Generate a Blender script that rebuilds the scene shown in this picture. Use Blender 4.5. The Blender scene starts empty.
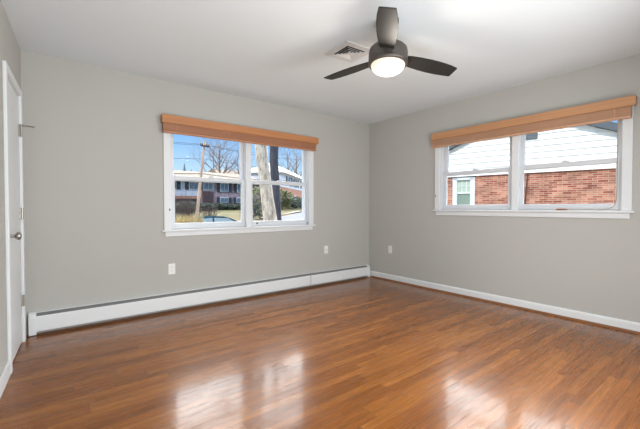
import bpy, bmesh, math, random
from mathutils import Vector, Matrix
random.seed(7)
PI = math.pi
sc = bpy.context.scene
COL = sc.collection

# ------------------------------------------------------------------ camera
cam_d = bpy.data.cameras.new('camera')
cam = bpy.data.objects.new('camera', cam_d)
COL.objects.link(cam)
cam_d.sensor_width = 36.0
cam_d.lens = 347.6 / 640 * 36.0
cam_d.clip_start = 0.02
cam_d.clip_end = 600
cam.location = (-4.068, -3.917, 1.102)
cam.rotation_euler = (PI / 2 - math.radians(1.124), 0, -math.radians(38.03))
sc.camera = cam

# ------------------------------------------------------------------ view transform
sc.view_settings.view_transform = 'Standard'
sc.view_settings.look = 'None'
sc.view_settings.gamma = 1
sc.view_settings.use_curve_mapping = False
sc.view_settings.exposure = 0.2

# ------------------------------------------------------------------ sky
world = bpy.data.worlds.new('sky')
sc.world = world
world.use_nodes = True
wn = world.node_tree.nodes
wl = world.node_tree.links
wn.clear()
w_out = wn.new('ShaderNodeOutputWorld')
w_bg = wn.new('ShaderNodeBackground')
w_tc = wn.new('ShaderNodeTexCoord')
w_sep = wn.new('ShaderNodeSeparateXYZ')
w_ramp = wn.new('ShaderNodeValToRGB')
wl.new(w_tc.outputs['Generated'], w_sep.inputs[0])
wl.new(w_sep.outputs['Z'], w_ramp.inputs['Fac'])
cr = w_ramp.color_ramp
cr.elements[0].position = 0.0
cr.elements[0].color = (0.76, 0.88, 1.0, 1)
cr.elements[1].position = 1.0
cr.elements[1].color = (0.10, 0.26, 0.65, 1)
e = cr.elements.new(0.08); e.color = (0.56, 0.78, 1.0, 1)
e = cr.elements.new(0.20); e.color = (0.24, 0.50, 0.93, 1)
# made-up bright patch added to the unseen sky for floor reflections, street side (toward +x +y), above the blue strip at the horizon
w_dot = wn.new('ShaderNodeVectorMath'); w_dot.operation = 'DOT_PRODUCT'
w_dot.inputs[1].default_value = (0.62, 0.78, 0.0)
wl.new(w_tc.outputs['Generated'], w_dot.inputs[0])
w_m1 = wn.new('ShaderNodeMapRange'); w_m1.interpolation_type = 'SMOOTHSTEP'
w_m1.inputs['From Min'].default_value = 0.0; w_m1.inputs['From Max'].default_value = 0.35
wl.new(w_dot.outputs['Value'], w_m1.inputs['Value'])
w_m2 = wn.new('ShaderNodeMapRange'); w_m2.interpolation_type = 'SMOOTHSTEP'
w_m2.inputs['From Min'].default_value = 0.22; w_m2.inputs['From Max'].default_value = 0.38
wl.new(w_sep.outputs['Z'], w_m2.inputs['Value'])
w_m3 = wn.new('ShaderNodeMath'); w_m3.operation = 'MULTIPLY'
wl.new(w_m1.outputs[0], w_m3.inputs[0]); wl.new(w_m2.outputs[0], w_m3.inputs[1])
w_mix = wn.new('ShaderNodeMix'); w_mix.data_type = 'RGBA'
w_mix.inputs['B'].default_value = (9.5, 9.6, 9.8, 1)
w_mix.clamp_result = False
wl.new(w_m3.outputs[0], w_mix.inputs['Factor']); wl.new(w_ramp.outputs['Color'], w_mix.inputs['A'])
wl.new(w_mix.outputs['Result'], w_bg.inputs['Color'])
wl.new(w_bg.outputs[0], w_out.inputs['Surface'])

# ------------------------------------------------------------------ sun
sun_d = bpy.data.lights.new('sun', 'SUN')
sun_d.energy = 3.1
sun_d.angle = math.radians(0.6)
sun_d.color = (1.0, 0.96, 0.90)
sun = bpy.data.objects.new('sun', sun_d)
COL.objects.link(sun)
sun.rotation_euler = Vector((0.80, 0.36, -0.62)).to_track_quat('-Z', 'Y').to_euler()
sun.location = (-20, -10, 20)

# ------------------------------------------------------------------ added fill light behind the camera; the rear wall has no opening
rear_fill_d = bpy.data.lights.new('rear_fill_light', 'AREA')
rear_fill_d.shape = 'RECTANGLE'
rear_fill_d.size = 2.9
rear_fill_d.size_y = 1.5
rear_fill_d.energy = 64
rear_fill_d.color = (0.95, 0.985, 1.0)
rear_fill = bpy.data.objects.new('rear_fill_light', rear_fill_d)
COL.objects.link(rear_fill)
rear_fill.location = (-2.3, -4.3, 1.25)
rear_fill.rotation_euler = (PI / 2 - 0.3, 0, 0.3)


# added upward fill light behind the viewpoint, brightens the ceiling; no real source
fl_d = bpy.data.lights.new('ceiling_fill', 'AREA')
fl_d.shape = 'RECTANGLE'
fl_d.size = 2.4
fl_d.size_y = 0.7
fl_d.energy = 40
fl_d.color = (0.90, 0.965, 1.0)
fl = bpy.data.objects.new('ceiling_fill', fl_d)
COL.objects.link(fl)
fl.location = (-3.2, -4.2, 0.4)
fl.rotation_euler = (PI - 0.6, 0, 0)


# =================================================================== helpers
def lin(c):
    return tuple((v / 255 / 12.92) if v / 255 <= 0.04045 else ((v / 255 + 0.055) / 1.055) ** 2.4 for v in c)


def tag(o, label=None, cat=None, group=None, kind=None):
    if label: o['label'] = label
    if cat: o['category'] = cat
    if group: o['group'] = group
    if kind: o['kind'] = kind
    return o


def empty(name, label=None, cat=None, loc=(0, 0, 0), rz=0.0, group=None, kind=None):
    o = bpy.data.objects.new(name, None)
    o.empty_display_size = 0.05
    COL.objects.link(o)
    o.location = loc
    o.rotation_euler = (0, 0, rz)
    return tag(o, label, cat, group, kind)


def copy_tree(o, parent=None):
    c = o.copy()
    COL.objects.link(c)
    if parent: c.parent = parent
    for ch in list(o.children):
        copy_tree(ch, c)
    return c


class MB:
    """collects shapes for ONE mesh object"""
    def __init__(self):
        self.v = []; self.f = []

    def add(self, vs, fs):
        b = len(self.v)
        self.v += [tuple(v) for v in vs]
        self.f += [tuple(i + b for i in f) for f in fs]
        return self

    def box(self, x0, y0, z0, x1, y1, z1, M=None):
        if x0 > x1: x0, x1 = x1, x0
        if y0 > y1: y0, y1 = y1, y0
        if z0 > z1: z0, z1 = z1, z0
        vs = [(x0, y0, z0), (x1, y0, z0), (x1, y1, z0), (x0, y1, z0), (x0, y0, z1), (x1, y0, z1), (x1, y1, z1), (x0, y1, z1)]
        if M is not None: vs = [M @ Vector(v) for v in vs]
        return self.add(vs, [(0, 3, 2, 1), (4, 5, 6, 7), (0, 1, 5, 4), (1, 2, 6, 5), (2, 3, 7, 6), (3, 0, 4, 7)])

    def quad(self, a, b, c, d):
        return self.add([a, b, c, d], [(0, 1, 2, 3)])

    def prism(self, poly, ax, a0, a1):
        """extrude a 2D polygon along axis ax"""
        def P(u, v, w):
            return [(w, u, v), (u, w, v), (u, v, w)][ax]
        n = len(poly)
        vs = [P(u, v, a0) for u, v in poly] + [P(u, v, a1) for u, v in poly]
        fs = [tuple(range(n)), tuple(range(2 * n - 1, n - 1, -1))]
        for i in range(n):
            j = (i + 1) % n
            fs.append((i, i + n, j + n, j))
        return self.add(vs, fs)

    def tube(self, pts, rad, seg=8, cap=True):
        pts = [Vector(p) for p in pts]
        n = len(pts)
        rs = rad if isinstance(rad, (list, tuple)) else [rad] * n
        vs = []; fs = []
        prev = None
        for i, p in enumerate(pts):
            if i == 0: d = pts[1] - pts[0]
            elif i == n - 1: d = pts[-1] - pts[-2]
            else: d = pts[i + 1] - pts[i - 1]
            d.normalize()
            if prev is None:
                u = d.orthogonal().normalized()
            else:
                u = (prev - d * prev.dot(d))
                u = u.normalized() if u.length > 1e-6 else d.orthogonal().normalized()
            prev = u
            w = d.cross(u)
            for k in range(seg):
                a = 2 * PI * k / seg
                vs.append(p + (u * math.cos(a) + w * math.sin(a)) * rs[i])
        for i in range(n - 1):
            for k in range(seg):
                k2 = (k + 1) % seg
                fs.append((i * seg + k, i * seg + k2, (i + 1) * seg + k2, (i + 1) * seg + k))
        if cap:
            fs.append(tuple(range(seg - 1, -1, -1)))
            fs.append(tuple((n - 1) * seg + k for k in range(seg)))
        return self.add(vs, fs)

    def lathe(self, prof, seg=32, M=None):
        """prof: list of (r, z), spun round z"""
        vs = []; fs = []; rows = []
        for r, z in prof:
            if r < 1e-6:
                rows.append([len(vs)]); vs.append(Vector((0, 0, z)))
            else:
                rows.append(list(range(len(vs), len(vs) + seg)))
                for k in range(seg):
                    a = 2 * PI * k / seg
                    vs.append(Vector((r * math.cos(a), r * math.sin(a), z)))
        for i in range(len(rows) - 1):
            A, B = rows[i], rows[i + 1]
            for k in range(seg):
                k2 = (k + 1) % seg
                if len(A) == 1 and len(B) == 1: continue
                if len(A) == 1: fs.append((A[0], B[k2], B[k]))
                elif len(B) == 1: fs.append((A[k], A[k2], B[0]))
                else: fs.append((A[k], A[k2], B[k2], B[k]))
        if M is not None: vs = [M @ v for v in vs]
        return self.add(vs, fs)

    def build(self, name, mat, parent=None, smooth=False, bevel=0.0, seg=2, M=None):
        me = bpy.data.meshes.new(name)
        vs = self.v if M is None else [tuple(M @ Vector(v)) for v in self.v]
        me.from_pydata(vs, [], self.f)
        bm = bmesh.new(); bm.from_mesh(me)
        bmesh.ops.recalc_face_normals(bm, faces=bm.faces)
        bm.to_mesh(me); bm.free()
        me.materials.append(mat)
        o = bpy.data.objects.new(name, me)
        COL.objects.link(o)
        if parent: o.parent = parent
        if smooth:
            me.polygons.foreach_set('use_smooth', [True] * len(me.polygons))
            try:
                me.set_sharp_from_angle(angle=math.radians(40))
            except Exception:
                pass
        if bevel > 0:
            m = o.modifiers.new('bevel', 'BEVEL')
            m.width = bevel; m.segments = seg; m.limit_method = 'ANGLE'; m.angle_limit = math.radians(40)
        return o


# =================================================================== materials
def new_mat(name):
    m = bpy.data.materials.new(name)
    m.use_nodes = True
    return m, m.node_tree.nodes, m.node_tree.links, m.node_tree.nodes['Principled BSDF']


def plain(name, rgb, rough=0.5, metal=0.0, spec=0.5, var=0.06, scale=8.0, bump=0.0, bscale=60.0, srgb=True):
    """procedural: base colour with a soft noise variation"""
    m, n, l, b = new_mat(name)
    c = lin(rgb) if srgb else rgb
    tc = n.new('ShaderNodeTexCoord')
    nz = n.new('ShaderNodeTexNoise')
    nz.inputs['Scale'].default_value = scale
    nz.inputs['Detail'].default_value = 4
    l.new(tc.outputs['Object'], nz.inputs['Vector'])
    mx = n.new('ShaderNodeMix'); mx.data_type = 'RGBA'
    mx.inputs['A'].default_value = tuple(max(0, v * (1 - var)) for v in c) + (1,)
    mx.inputs['B'].default_value = tuple(min(1, v * (1 + var)) for v in c) + (1,)
    l.new(nz.outputs['Fac'], mx.inputs['Factor'])
    l.new(mx.outputs['Result'], b.inputs['Base Color'])
    b.inputs['Roughness'].default_value = rough
    b.inputs['Metallic'].default_value = metal
    b.inputs['Specular IOR Level'].default_value = spec
    if bump > 0:
        n2 = n.new('ShaderNodeTexNoise'); n2.inputs['Scale'].default_value = bscale
        l.new(tc.outputs['Object'], n2.inputs['Vector'])
        bp = n.new('ShaderNodeBump'); bp.inputs['Strength'].default_value = bump
        bp.inputs['Distance'].default_value = 0.01
        l.new(n2.outputs['Fac'], bp.inputs['Height'])
        l.new(bp.outputs[0], b.inputs['Normal'])
    return m


def glass_mat(name, tint=(1, 1, 1), refl=0.06):
    m = bpy.data.materials.new(name); m.use_nodes = True
    n = m.node_tree.nodes; l = m.node_tree.links; n.clear()
    o = n.new('ShaderNodeOutputMaterial')
    t = n.new('ShaderNodeBsdfTransparent'); t.inputs['Color'].default_value = tint + (1,)
    g = n.new('ShaderNodeBsdfGlossy'); g.inputs['Roughness'].default_value = 0.02
    fr = n.new('ShaderNodeFresnel'); fr.inputs['IOR'].default_value = 1.3
    mu = n.new('ShaderNodeMath'); mu.operation = 'MULTIPLY'; mu.inputs[1].default_value = refl
    l.new(fr.outputs[0], mu.inputs[0])
    mx = n.new('ShaderNodeMixShader')
    l.new(mu.outputs[0], mx.inputs[0]); l.new(t.outputs[0], mx.inputs[1]); l.new(g.outputs[0], mx.inputs[2])
    l.new(mx.outputs[0], o.inputs['Surface'])
    return m


def floor_mat():
    m, n, l, b = new_mat('oak_strip_floor')
    tc = n.new('ShaderNodeTexCoord')
    br = n.new('ShaderNodeTexBrick')
    br.offset = 0.37; br.offset_frequency = 2; br.squash = 1.0
    br.inputs['Color1'].default_value = (0, 0, 0, 1)
    br.inputs['Color2'].default_value = (1, 1, 1, 1)
    br.inputs['Mortar'].default_value = (0.5, 0.5, 0.5, 1)
    br.inputs['Scale'].default_value = 1.0
    br.inputs['Mortar Size'].default_value = 0.0009
    br.inputs['Mortar Smooth'].default_value = 0.3
    br.inputs['Bias'].default_value = 0.0
    br.inputs['Brick Width'].default_value = 0.83
    br.inputs['Row Height'].default_value = 0.057
    # shift every row by a random amount so that joints scatter
    sep = n.new('ShaderNodeSeparateXYZ'); l.new(tc.outputs['Object'], sep.inputs[0])
    dv = n.new('ShaderNodeMath'); dv.operation = 'DIVIDE'; dv.inputs[1].default_value = 0.057
    l.new(sep.outputs['Y'], dv.inputs[0])
    fl = n.new('ShaderNodeMath'); fl.operation = 'FLOOR'; l.new(dv.outputs[0], fl.inputs[0])
    wn_ = n.new('ShaderNodeTexWhiteNoise'); wn_.noise_dimensions = '1D'; l.new(fl.outputs[0], wn_.inputs['W'])
    ml = n.new('ShaderNodeMath'); ml.operation = 'MULTIPLY_ADD'; ml.inputs[1].default_value = 3.0
    l.new(wn_.outputs['Value'], ml.inputs[0]); l.new(sep.outputs['X'], ml.inputs[2])
    cb = n.new('ShaderNodeCombineXYZ')
    l.new(ml.outputs[0], cb.inputs['X']); l.new(sep.outputs['Y'], cb.inputs['Y'])
    l.new(cb.outputs[0], br.inputs['Vector'])
    # grain: stretched noise, offset per plank
    off = n.new('ShaderNodeVectorMath'); off.operation = 'MULTIPLY_ADD'
    off.inputs[1].default_value = (7.0, 3.0, 0.0)
    l.new(br.outputs['Color'], off.inputs[0]); l.new(cb.outputs[0], off.inputs[2])
    mp = n.new('ShaderNodeMapping'); mp.inputs['Scale'].default_value = (1.6, 26.0, 1.0)
    l.new(off.outputs[0], mp.inputs['Vector'])
    g1 = n.new('ShaderNodeTexNoise'); g1.inputs['Scale'].default_value = 1.6; g1.inputs['Detail'].default_value = 6
    g1.inputs['Roughness'].default_value = 0.65; g1.inputs['Distortion'].default_value = 0.6
    l.new(mp.outputs[0], g1.inputs['Vector'])
    mp2 = n.new('ShaderNodeMapping'); mp2.inputs['Scale'].default_value = (3.0, 90.0, 1.0)
    l.new(off.outputs[0], mp2.inputs['Vector'])
    g2 = n.new('ShaderNodeTexNoise'); g2.inputs['Scale'].default_value = 2.0; g2.inputs['Detail'].default_value = 4
    l.new(mp2.outputs[0], g2.inputs['Vector'])
    # plank tone
    ramp = n.new('ShaderNodeValToRGB')
    ramp.color_ramp.elements[0].position = 0.0; ramp.color_ramp.elements[0].color = FLOOR_C[0] + (1,)
    ramp.color_ramp.elements[1].position = 1.0; ramp.color_ramp.elements[1].color = FLOOR_C[2] + (1,)
    e = ramp.color_ramp.elements.new(0.5); e.color = FLOOR_C[1] + (1,)
    l.new(br.outputs['Color'], ramp.inputs['Fac'])
    gr = n.new('ShaderNodeMapRange'); gr.inputs['From Min'].default_value = 0.32; gr.inputs['From Max'].default_value = 0.68
    gr.inputs['To Min'].default_value = 0.66; gr.inputs['To Max'].default_value = 1.28
    l.new(g1.outputs['Fac'], gr.inputs['Value'])
    m1 = n.new('ShaderNodeVectorMath'); m1.operation = 'SCALE'
    l.new(ramp.outputs['Color'], m1.inputs[0]); l.new(gr.outputs[0], m1.inputs['Scale'])
    pr = n.new('ShaderNodeMapRange'); pr.inputs['From Min'].default_value = 0.30; pr.inputs['From Max'].default_value = 0.45
    pr.inputs['To Min'].default_value = 0.72; pr.inputs['To Max'].default_value = 1.0
    l.new(g2.outputs['Fac'], pr.inputs['Value'])
    m2 = n.new('ShaderNodeVectorMath'); m2.operation = 'SCALE'
    l.new(m1.outputs[0], m2.inputs[0]); l.new(pr.outputs[0], m2.inputs['Scale'])
    jt = n.new('ShaderNodeMix'); jt.data_type = 'RGBA'
    jt.inputs['B'].default_value = (0.035, 0.014, 0.006, 1)
    jm = n.new('ShaderNodeMath'); jm.operation = 'MULTIPLY'; jm.inputs[1].default_value = 0.8
    l.new(br.outputs['Fac'], jm.inputs[0])
    l.new(jm.outputs[0], jt.inputs['Factor']); l.new(m2.outputs[0], jt.inputs['A'])
    l.new(jt.outputs['Result'], b.inputs['Base Color'])
    # wear changes the gloss
    wz = n.new('ShaderNodeTexNoise'); wz.inputs['Scale'].default_value = 2.2; wz.inputs['Detail'].default_value = 3
    l.new(tc.outputs['Object'], wz.inputs['Vector'])
    rr = n.new('ShaderNodeMapRange'); rr.inputs['To Min'].default_value = 0.15; rr.inputs['To Max'].default_value = 0.27
    l.new(wz.outputs['Fac'], rr.inputs['Value'])
    rp = n.new('ShaderNodeMapRange'); rp.inputs['From Min'].default_value = 0.34; rp.inputs['From Max'].default_value = 0.48
    rp.inputs['To Min'].default_value = 0.45; rp.inputs['To Max'].default_value = 0.0
    l.new(g2.outputs['Fac'], rp.inputs['Value'])
    ra = n.new('ShaderNodeMath'); ra.operation = 'ADD'
    l.new(rr.outputs[0], ra.inputs[0]); l.new(rp.outputs[0], ra.inputs[1])
    l.new(ra.outputs[0], b.inputs['Roughness'])
    b.inputs['IOR'].default_value = 1.33
    b.inputs['Coat Weight'].default_value = 0.3
    b.inputs['Coat IOR'].default_value = 1.5
    b.inputs['Coat Roughness'].default_value = 0.1
    # bump: joints, pores, slight cupping of strips
    hs = n.new('ShaderNodeMath'); hs.operation = 'MULTIPLY_ADD'; hs.inputs[1].default_value = -1.5
    l.new(br.outputs['Fac'], hs.inputs[0]); l.new(g2.outputs['Fac'], hs.inputs[2])
    bp = n.new('ShaderNodeBump'); bp.inputs['Strength'].default_value = 0.14; bp.inputs['Distance'].default_value = 0.004
    l.new(hs.outputs[0], bp.inputs['Height'])
    tilt = n.new('ShaderNodeBump'); tilt.inputs['Strength'].default_value = 0.05; tilt.inputs['Distance'].default_value = 0.05
    l.new(wz.outputs['Fac'], tilt.inputs['Height']); l.new(bp.outputs[0], tilt.inputs['Normal'])
    l.new(tilt.outputs[0], b.inputs['Normal'])
    return m


FLOOR_C = ((0.19, 0.058, 0.008), (0.245, 0.078, 0.0115), (0.315, 0.112, 0.020))


def wood_blind(name, a, bcol, axis=0, rough=0.4):
    """long-grained stained wood; axis = direction of the grain"""
    m, n, l, b = new_mat(name)
    tc = n.new('ShaderNodeTexCoord')
    mp = n.new('ShaderNodeMapping')
    s = [60.0, 60.0, 60.0]; s[axis] = 1.5
    mp.inputs['Scale'].default_value = s
    l.new(tc.outputs['Object'], mp.inputs['Vector'])
    nz = n.new('ShaderNodeTexNoise'); nz.inputs['Scale'].default_value = 1.0; nz.inputs['Detail'].default_value = 4
    l.new(mp.outputs[0], nz.inputs['Vector'])
    mx = n.new('ShaderNodeMix'); mx.data_type = 'RGBA'
    mx.inputs['A'].default_value = lin(a) + (1,); mx.inputs['B'].default_value = lin(bcol) + (1,)
    l.new(nz.outputs['Fac'], mx.inputs['Factor'])
    l.new(mx.outputs['Result'], b.inputs['Base Color'])
    b.inputs['Roughness'].default_value = rough
    return m


def brick_mat(name, c1, c2, mortar, w=0.19, h=0.051, ms=0.006):
    m, n, l, b = new_mat(name)
    tc = n.new('ShaderNodeTexCoord')
    sep = n.new('ShaderNodeSeparateXYZ'); l.new(tc.outputs['Object'], sep.inputs[0])
    ad = n.new('ShaderNodeMath'); ad.operation = 'ADD'
    l.new(sep.outputs['X'], ad.inputs[0]); l.new(sep.outputs['Y'], ad.inputs[1])
    cb = n.new('ShaderNodeCombineXYZ'); l.new(ad.outputs[0], cb.inputs['X']); l.new(sep.outputs['Z'], cb.inputs['Y'])
    br = n.new('ShaderNodeTexBrick')
    br.inputs['Scale'].default_value = 1.0
    br.inputs['Color1'].default_value = lin(c1) + (1,); br.inputs['Color2'].default_value = lin(c2) + (1,)
    br.inputs['Mortar'].default_value = lin(mortar) + (1,)
    br.inputs['Brick Width'].default_value = w; br.inputs['Row Height'].default_value = h
    br.inputs['Mortar Size'].default_value = ms
    l.new(cb.outputs[0], br.inputs['Vector'])
    nz = n.new('ShaderNodeTexNoise'); nz.inputs['Scale'].default_value = 3.5; nz.inputs['Detail'].default_value = 6
    l.new(cb.outputs[0], nz.inputs['Vector'])
    mr = n.new('ShaderNodeMapRange'); mr.inputs['From Min'].default_value = .3; mr.inputs['From Max'].default_value = .7
    mr.inputs['To Min'].default_value = 0.7; mr.inputs['To Max'].default_value = 1.25
    l.new(nz.outputs['Fac'], mr.inputs['Value'])
    sc_ = n.new('ShaderNodeVectorMath'); sc_.operation = 'SCALE'
    l.new(br.outputs['Color'], sc_.inputs[0]); l.new(mr.outputs[0], sc_.inputs['Scale'])
    l.new(sc_.outputs[0], b.inputs['Base Color'])
    b.inputs['Roughness'].default_value = 0.9
    return m


def ground_mat(name, c1, c2, c3, scale=0.6):
    m, n, l, b = new_mat(name)
    tc = n.new('ShaderNodeTexCoord')
    nz = n.new('ShaderNodeTexNoise'); nz.inputs['Scale'].default_value = scale; nz.inputs['Detail'].default_value = 8
    nz.inputs['Roughness'].default_value = 0.7
    l.new(tc.outputs['Object'], nz.inputs['Vector'])
    r = n.new('ShaderNodeValToRGB')
    r.color_ramp.elements[0].position = 0.36; r.color_ramp.elements[0].color = lin(c1) + (1,)
    r.color_ramp.elements[1].position = 0.62; r.color_ramp.elements[1].color = lin(c3) + (1,)
    e = r.color_ramp.elements.new(0.5); e.color = lin(c2) + (1,)
    l.new(nz.outputs['Fac'], r.inputs['Fac']); l.new(r.outputs['Color'], b.inputs['Base Color'])
    b.inputs['Roughness'].default_value = 0.95
    return m


def bark_mat(name, c1, c2, scale=4.0):
    m, n, l, b = new_mat(name)
    tc = n.new('ShaderNodeTexCoord')
    mp = n.new('ShaderNodeMapping'); mp.inputs['Scale'].default_value = (1.6, 1.6, 0.5)
    l.new(tc.outputs['Object'], mp.inputs['Vector'])
    nz = n.new('ShaderNodeTexNoise'); nz.inputs['Scale'].default_value = scale; nz.inputs['Detail'].default_value = 7
    nz.inputs['Roughness'].default_value = 0.7
    l.new(mp.outputs[0], nz.inputs['Vector'])
    r = n.new('ShaderNodeValToRGB')
    r.color_ramp.elements[0].position = 0.38; r.color_ramp.elements[0].color = lin(c1) + (1,)
    r.color_ramp.elements[1].position = 0.58; r.color_ramp.elements[1].color = lin(c2) + (1,)
    l.new(nz.outputs['Fac'], r.inputs['Fac']); l.new(r.outputs['Color'], b.inputs['Base Color'])
    b.inputs['Roughness'].default_value = 0.9
    bp = n.new('ShaderNodeBump'); bp.inputs['Strength'].default_value = 0.4; bp.inputs['Distance'].default_value = 0.03
    l.new(nz.outputs['Fac'], bp.inputs['Height']); l.new(bp.outputs[0], b.inputs['Normal'])
    return m


def emit_mat(name, rgb, strength):
    m, n, l, b = new_mat(name)
    b.inputs['Base Color'].default_value = (0.4, 0.39, 0.37, 1)
    b.inputs['Roughness'].default_value = 0.3
    b.inputs['Emission Color'].default_value = rgb + (1,)
    b.inputs['Emission Strength'].default_value = strength
    return m


M = {}
M['wall'] = plain('wall_paint', (191, 190, 185), 0.85, spec=0.2, var=0.012, scale=1.5, bump=0.04, bscale=180)
M['ceil'] = plain('ceiling_paint', (230, 236, 240), 0.9, spec=0.15, var=0.01, scale=1.5)
M['trim'] = plain('white_trim_paint', (232, 235, 237), 0.42, var=0.012, scale=3)
M['vinyl'] = plain('white_vinyl', (218, 221, 226), 0.35, var=0.01, scale=3)
M['heater'] = plain('white_enamel', (238, 241, 243), 0.4, var=0.015, scale=3)
M['heater_slot'] = plain('heater_slot_grey', (120, 121, 120), 0.6, var=0.05)
M['floor'] = floor_mat()
M['shoe'] = wood_blind('shoe_oak', (120, 74, 40), (148, 96, 55), axis=1)
M['glass'] = glass_mat('window_glass', (0.97, 0.985, 0.98))
M['val_a'] = wood_blind('valance_wood_along_x', (172, 108, 62), (210, 150, 102), axis=0)
M['val_b'] = wood_blind('valance_wood_along_y', (176, 120, 78), (212, 162, 120), axis=1)
M['slat_a'] = wood_blind('slat_wood_along_x', (172, 112, 80), (208, 152, 118), axis=0, rough=0.45)
M['slat_b'] = wood_blind('slat_wood_along_y', (188, 138, 106), (222, 178, 146), axis=1, rough=0.45)
M['cord'] = plain('cord_cream', (172, 160, 142), 0.8)
M['tassel'] = wood_blind('tassel_wood', (130, 78, 40), (160, 100, 58), axis=1)
M['steel'] = plain('brushed_nickel', (176, 172, 164), 0.32, metal=1.0, var=0.04, scale=30)
M['latch'] = plain('latch_bronze', (92, 82, 70), 0.4, metal=0.6)
M['fan_metal'] = plain('fan_brushed_pewter', (88, 82, 78), 0.42, metal=0.6, var=0.06, scale=40)
M['blade'] = wood_blind('fan_blade_grey', (36, 34, 33), (46, 44, 42), axis=0, rough=0.45)
M['blade'].node_tree.nodes['Principled BSDF'].inputs['Specular IOR Level'].default_value = 0.25
M['globe'] = emit_mat('lit_globe', (1.0, 0.84, 0.62), 0.75)
M['plate'] = plain('outlet_plastic', (246, 246, 243), 0.4, var=0.01)
M['slot'] = plain('outlet_slot', (60, 58, 56), 0.6)
M['ventw'] = plain('vent_white', (216, 216, 216), 0.5, var=0.02)
M['ventd'] = plain('vent_dark', (52, 52, 52), 0.8)
# outdoors
M['brick'] = brick_mat('red_brick', (138, 62, 48), (194, 136, 112), (178, 160, 142))
M['brick_purple'] = brick_mat('mauve_brick', (142, 126, 138), (160, 144, 152), (164, 150, 158), w=0.3, h=0.1)
M['siding'] = plain('white_siding', (245, 246, 247), 0.6, var=0.02, scale=1.0)
M['siding_blue'] = plain('pale_siding', (196, 204, 220), 0.6, var=0.03, scale=1.0)
M['roof_dark'] = plain('charcoal_fascia', (84, 90, 98), 0.7, var=0.08)
M['roof_tan'] = plain('tan_shingles', (128, 116, 104), 0.9, var=0.12, scale=1.2)
M['roof_pale'] = plain('pale_shingles', (236, 232, 226), 0.85, var=0.05, scale=1.0)
M['dark_shutter'] = plain('dark_shutter', (46, 50, 58), 0.6)
M['house_glass'] = plain('house_window_glass', (92, 112, 132), 0.12, var=0.3, scale=0.7)
M['door_brown'] = plain('entry_brown', (86, 60, 58), 0.5, var=0.1)
M['stone'] = plain('dark_basement', (72, 62, 72), 0.9, var=0.2, scale=1.5)
M['screen'] = plain('green_screen', (132, 150, 138), 0.5, var=0.05, scale=2)
M['lite'] = plain('upper_lite', (178, 192, 176), 0.2, var=0.25, scale=3)
M['louver'] = plain('louver_grey', (98, 106, 112), 0.6)
M['conduit'] = plain('conduit_dark', (78, 56, 50), 0.6)
M['lawn'] = ground_mat('lawn_winter', (94, 82, 54), (104, 94, 58), (70, 78, 42))
M['asphalt'] = plain('asphalt', (104, 104, 110), 0.9, var=0.08, scale=2)
M['concrete'] = plain('concrete', (165, 154, 140), 0.9, var=0.06, scale=2)
M['bark_pale'] = bark_mat('bark_pale', (140, 130, 120), (206, 196, 184), 6.0)
M['bark_dark'] = bark_mat('bark_dark', (44, 46, 58), (70, 72, 84), 3.0)
M['bark_mid'] = bark_mat('bark_mid', (98, 88, 86), (140, 126, 120), 3.0)
M['pole'] = bark_mat('pole_wood', (150, 128, 114), (196, 170, 150), 2.0)
M['leaf_dark'] = plain('evergreen_dark', (44, 58, 44), 0.8, var=0.3, scale=3)
M['leaf_olive'] = plain('shrub_olive', (92, 96, 58), 0.8, var=0.3, scale=2)
M['twig_brown'] = plain('twigs_brown', (80, 68, 68), 0.9, var=0.2, scale=3)
M['grass_tan'] = plain('dry_grass', (186, 168, 122), 0.9, var=0.2, scale=3)
M['car'] = plain('car_paint_teal', (26, 50, 62), 0.6, var=0.03, spec=0.0)
M['car_glass'] = plain('car_glass', (140, 158, 168), 0.5, var=0.05, spec=0.02)
M['tyre'] = plain('tyre_rubber', (30, 30, 31), 0.8)
M['wire'] = plain('wire_black', (52, 54, 60), 0.7)


# =================================================================== room shell
H = 2.44
T = 0.15                    # wall thickness
YR = -4.62                  # rear wall
SKEW = -0.063               # the left wall is a little out of square
LW = empty('wall_left', 'plain greige wall holding the white door at the left edge', 'wall', (-4.236, 0, 0), SKEW, kind='structure')


def frame_wall(name, ax, holes, a0, a1, label):
    """wall in plane ax (1: y=0..T, 0: x=0..T) with rectangular openings (a, b, z0, z1)"""
    m = MB()
    def put(p, q, z0, z1):
        if q - p < 1e-5 or z1 - z0 < 1e-5: return
        if ax == 1: m.box(p, 0, z0, q, T, z1)
        else: m.box(0, p, z0, T, q, z1)
    cur = a0
    for (p, q, z0, z1) in sorted(holes):
        put(cur, p, 0, H); put(p, q, 0, z0); put(p, q, z1, H); cur = q
    put(cur, a1, 0, H)
    return tag(m.build(name, M['wall']), label, 'wall', kind='structure')


W1 = dict(a0=-3.035, a1=-1.205, z0=0.865, z1=2.0)
W2 = dict(a0=-3.125, a1=-1.288, z0=1.075, z1=2.0)
frame_wall('wall_back', 1, [(W1['a0'], W1['a1'], W1['z0'], W1['z1'])], -4.75, T, 'greige wall with the window onto the street')
frame_wall('wall_right', 0, [(W2['a0'], W2['a1'], W2['z0'], W2['z1'])], YR - T, 0, 'greige wall with the window onto the brick neighbour')
tag(MB().box(-4.85, YR - T, 0, 0, YR, H).build('wall_rear', M['wall']), 'greige wall behind the viewpoint', 'wall', kind='structure')
tag(MB().box(-4.9, YR - T, -0.12, T, T, 0).build('floor', M['floor']), 'glossy red-brown oak strip floor', 'floor', kind='structure')
tag(MB().box(-4.9, YR - T, H, T, T, H + 0.12).build('ceiling', M['ceil']), 'flat white painted ceiling', 'ceiling', kind='structure')

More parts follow.
